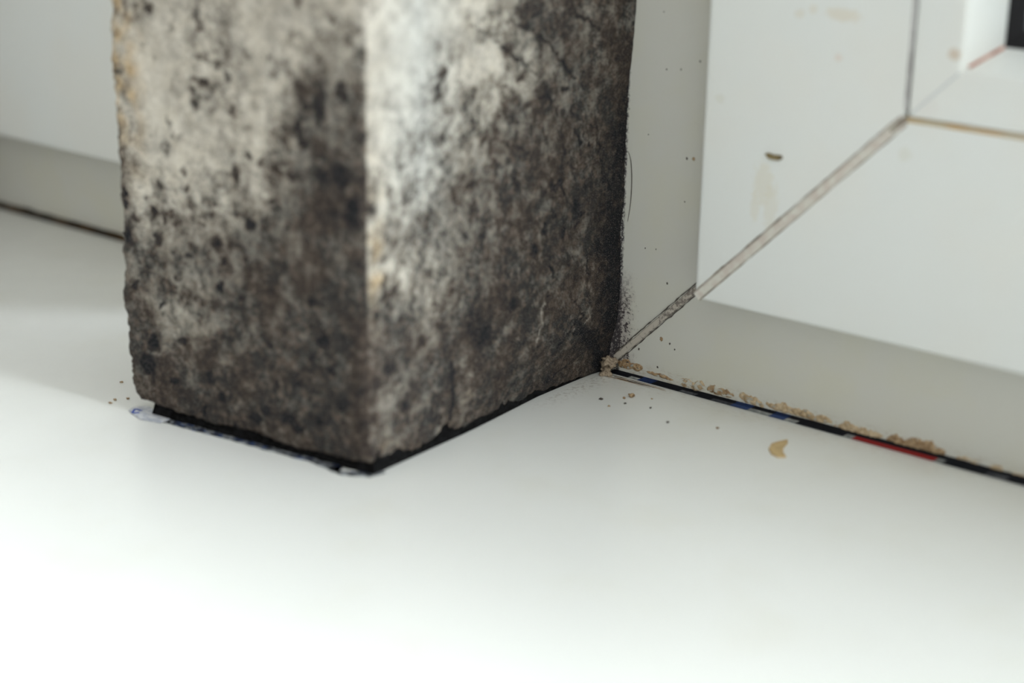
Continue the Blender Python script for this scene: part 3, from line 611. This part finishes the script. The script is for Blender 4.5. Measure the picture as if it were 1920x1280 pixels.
crumb('plaster_crumb', (1.3, -3.0, 3.6), (2.1, 1.5, 1.2), M_CRUMB, 1, 'pale lumpy plaster crumb on the damp corner at the pier foot, the upper of two', 'crumb', 'pale crumbs at the pier foot', .9)
crumb('plaster_crumb', (1.2, -3.6, 1.0), (1.6, 1.3, 1.5), M_CRUMB, 6, 'pale lumpy plaster crumb on the sill at the pier foot, the lower of two', 'crumb', 'pale crumbs at the pier foot', .8)
for k, (x, y) in enumerate(CR[2:]):
    r = [.45, .4, .75, .3, .3, .25, .35, .35, .4, .3][k]
    lab = {2: 'largest brown crumb on the sill right of the pier corner'}.get(k, ('tiny brown crumb' if k % 3 else 'tiny blackish crumb') + ' lying on the white sill near the pier corner')
    crumb('tiny_crumb', (x, y, r * .55), (r * 1.1, r, r * .6), M_RESIDUE if k % 3 else M_SPECK, 20 + k, lab, 'crumb', (('brown' if k % 3 else 'blackish') + ' crumbs on the sill near the pier corner') if k != 2 else None, .8, False)
for k, (x, y) in enumerate(LSP):
    crumb('tiny_crumb', (x, y, .2), (.5, .35, .22), M_RESIDUE, 50 + k, 'tiny brown crumb on the sill left of the pier\'s front corner', 'crumb', 'tiny crumbs left of the pier', .8, False)
for k, (x, z) in enumerate(SP):
    r = [.35, .6, .3, .25, .3, .25, .25, .3, .35, .5, .2, .2, .2, .3, .2, .2][k]
    crumb('dirt_speck', (x, -.02, z), (r * .8, .12, r), M_RESIDUE if k in (9, 1) else M_SPECK, 70 + k, 'rusty brown fleck on the upright frame strip beside the sash edge' if k == 9 else ('brown speck, largest of the dirt specks on the bottom frame rail' if k == 1 else 'tiny dark dirt speck on the bottom frame rail right of the mitre seam' if k in (0, 2, 3, 4) else 'tiny dark dirt speck on the upright frame strip between pier and sash'), 'speck', None if k in (1, 9) else ('dirt specks on the bottom frame rail' if k in (0, 2, 3, 4) else 'dirt specks on the upright frame strip'), .5, False)
flat_poly('tan_flake', FLAKE, .02, .35, M_TAN, label='small tan crescent-shaped flake lying on the white sill', cat='flake')
c = np.mean(np.array(SFLAKE), 0); n = len(SFLAKE)
v = [(x, -11.0, z) for x, z in SFLAKE] + [(c[0] + (x - c[0]) * .8, -11.6, c[1] + (z - c[1]) * .8) for x, z in SFLAKE]
f = [(i, n + i, n + (i + 1) % n, (i + 1) % n) for i in range(n)] + [tuple(range(n, 2 * n))]
tag(mesh_obj('olive_flake', v, f, M_OLIVE, base=(c[0], -11, c[1])), 'small olive-brown flake stuck on the upright white window sash', 'flake')

def fibre(name, pts, r, mat, label, group=None):
    P = []
    for i in range(len(pts) - 1):                       # Catmull-Rom through the points
        p = [np.array(pts[max(0, min(len(pts) - 1, i + k))], float) for k in (-1, 0, 1, 2)]
        for t in np.linspace(0, 1, 8, endpoint=False):
            P.append(.5 * (2 * p[1] + (p[2] - p[0]) * t + (2 * p[0] - 5 * p[1] + 4 * p[2] - p[3]) * t * t + (3 * p[1] - p[0] - 3 * p[2] + p[3]) * t ** 3))
    P.append(np.array(pts[-1], float)); v = []; f = []
    for i, c in enumerate(P):
        d = P[min(i + 1, len(P) - 1)] - P[max(i - 1, 0)]; a = np.cross(d, (.3, .9, .2)); a /= np.linalg.norm(a); b = np.cross(d, a); b /= np.linalg.norm(b)
        rr = r * (.4 + .6 * math.sin(math.pi * (i + .5) / (len(P) + 0)))
        for k in range(6): v.append(tuple(c + rr * (a * math.cos(k * 1.0472) + b * math.sin(k * 1.0472))))
    for i in range(len(P) - 1):
        for k in range(6): f.append((i * 6 + k, i * 6 + (k + 1) % 6, i * 6 + 6 + (k + 1) % 6, i * 6 + 6 + k))
    f += [tuple(range(6))[::-1], tuple((len(P) - 1) * 6 + k for k in range(6))]
    return tag(mesh_obj(name, v, f, mat, base=pts[0], smooth=True), label, 'fibre', group)
fibre('hair', [(3.9, -.25, 42), (4.6, -.3, 47), (4.7, -.3, 53), (4.2, -.3, 58), (3.2, -.25, 60.5)], .09, M_FIBRE, 'fine curved dark hair standing off the pier\'s right edge against the frame')
rnd = random.Random(4)
for k in range(6):
    x0 = 2 + rnd.uniform(0, 3); L = rnd.uniform(8, 17); y0 = -2.6 - k * .35
    fibre('fine_fibre', [(x0, y0, .1), (x0 + L * .3, y0 + rnd.uniform(-.2, .5), .12), (x0 + L * .65, y0 + rnd.uniform(-.1, .7), .1), (x0 + L, y0 + rnd.uniform(0, .8), .1)], .07, M_RESIDUE if k % 2 else M_FIBRE,
          ['dark','brown'][k % 2] + ' hair-thin fibre on the sill along the start of the printed film strip', ['dark', 'brown'][k % 2] + ' fibres on the sill by the pier corner')
for o in list(bpy.data.objects):
    if '_base' in o: del o['_base']
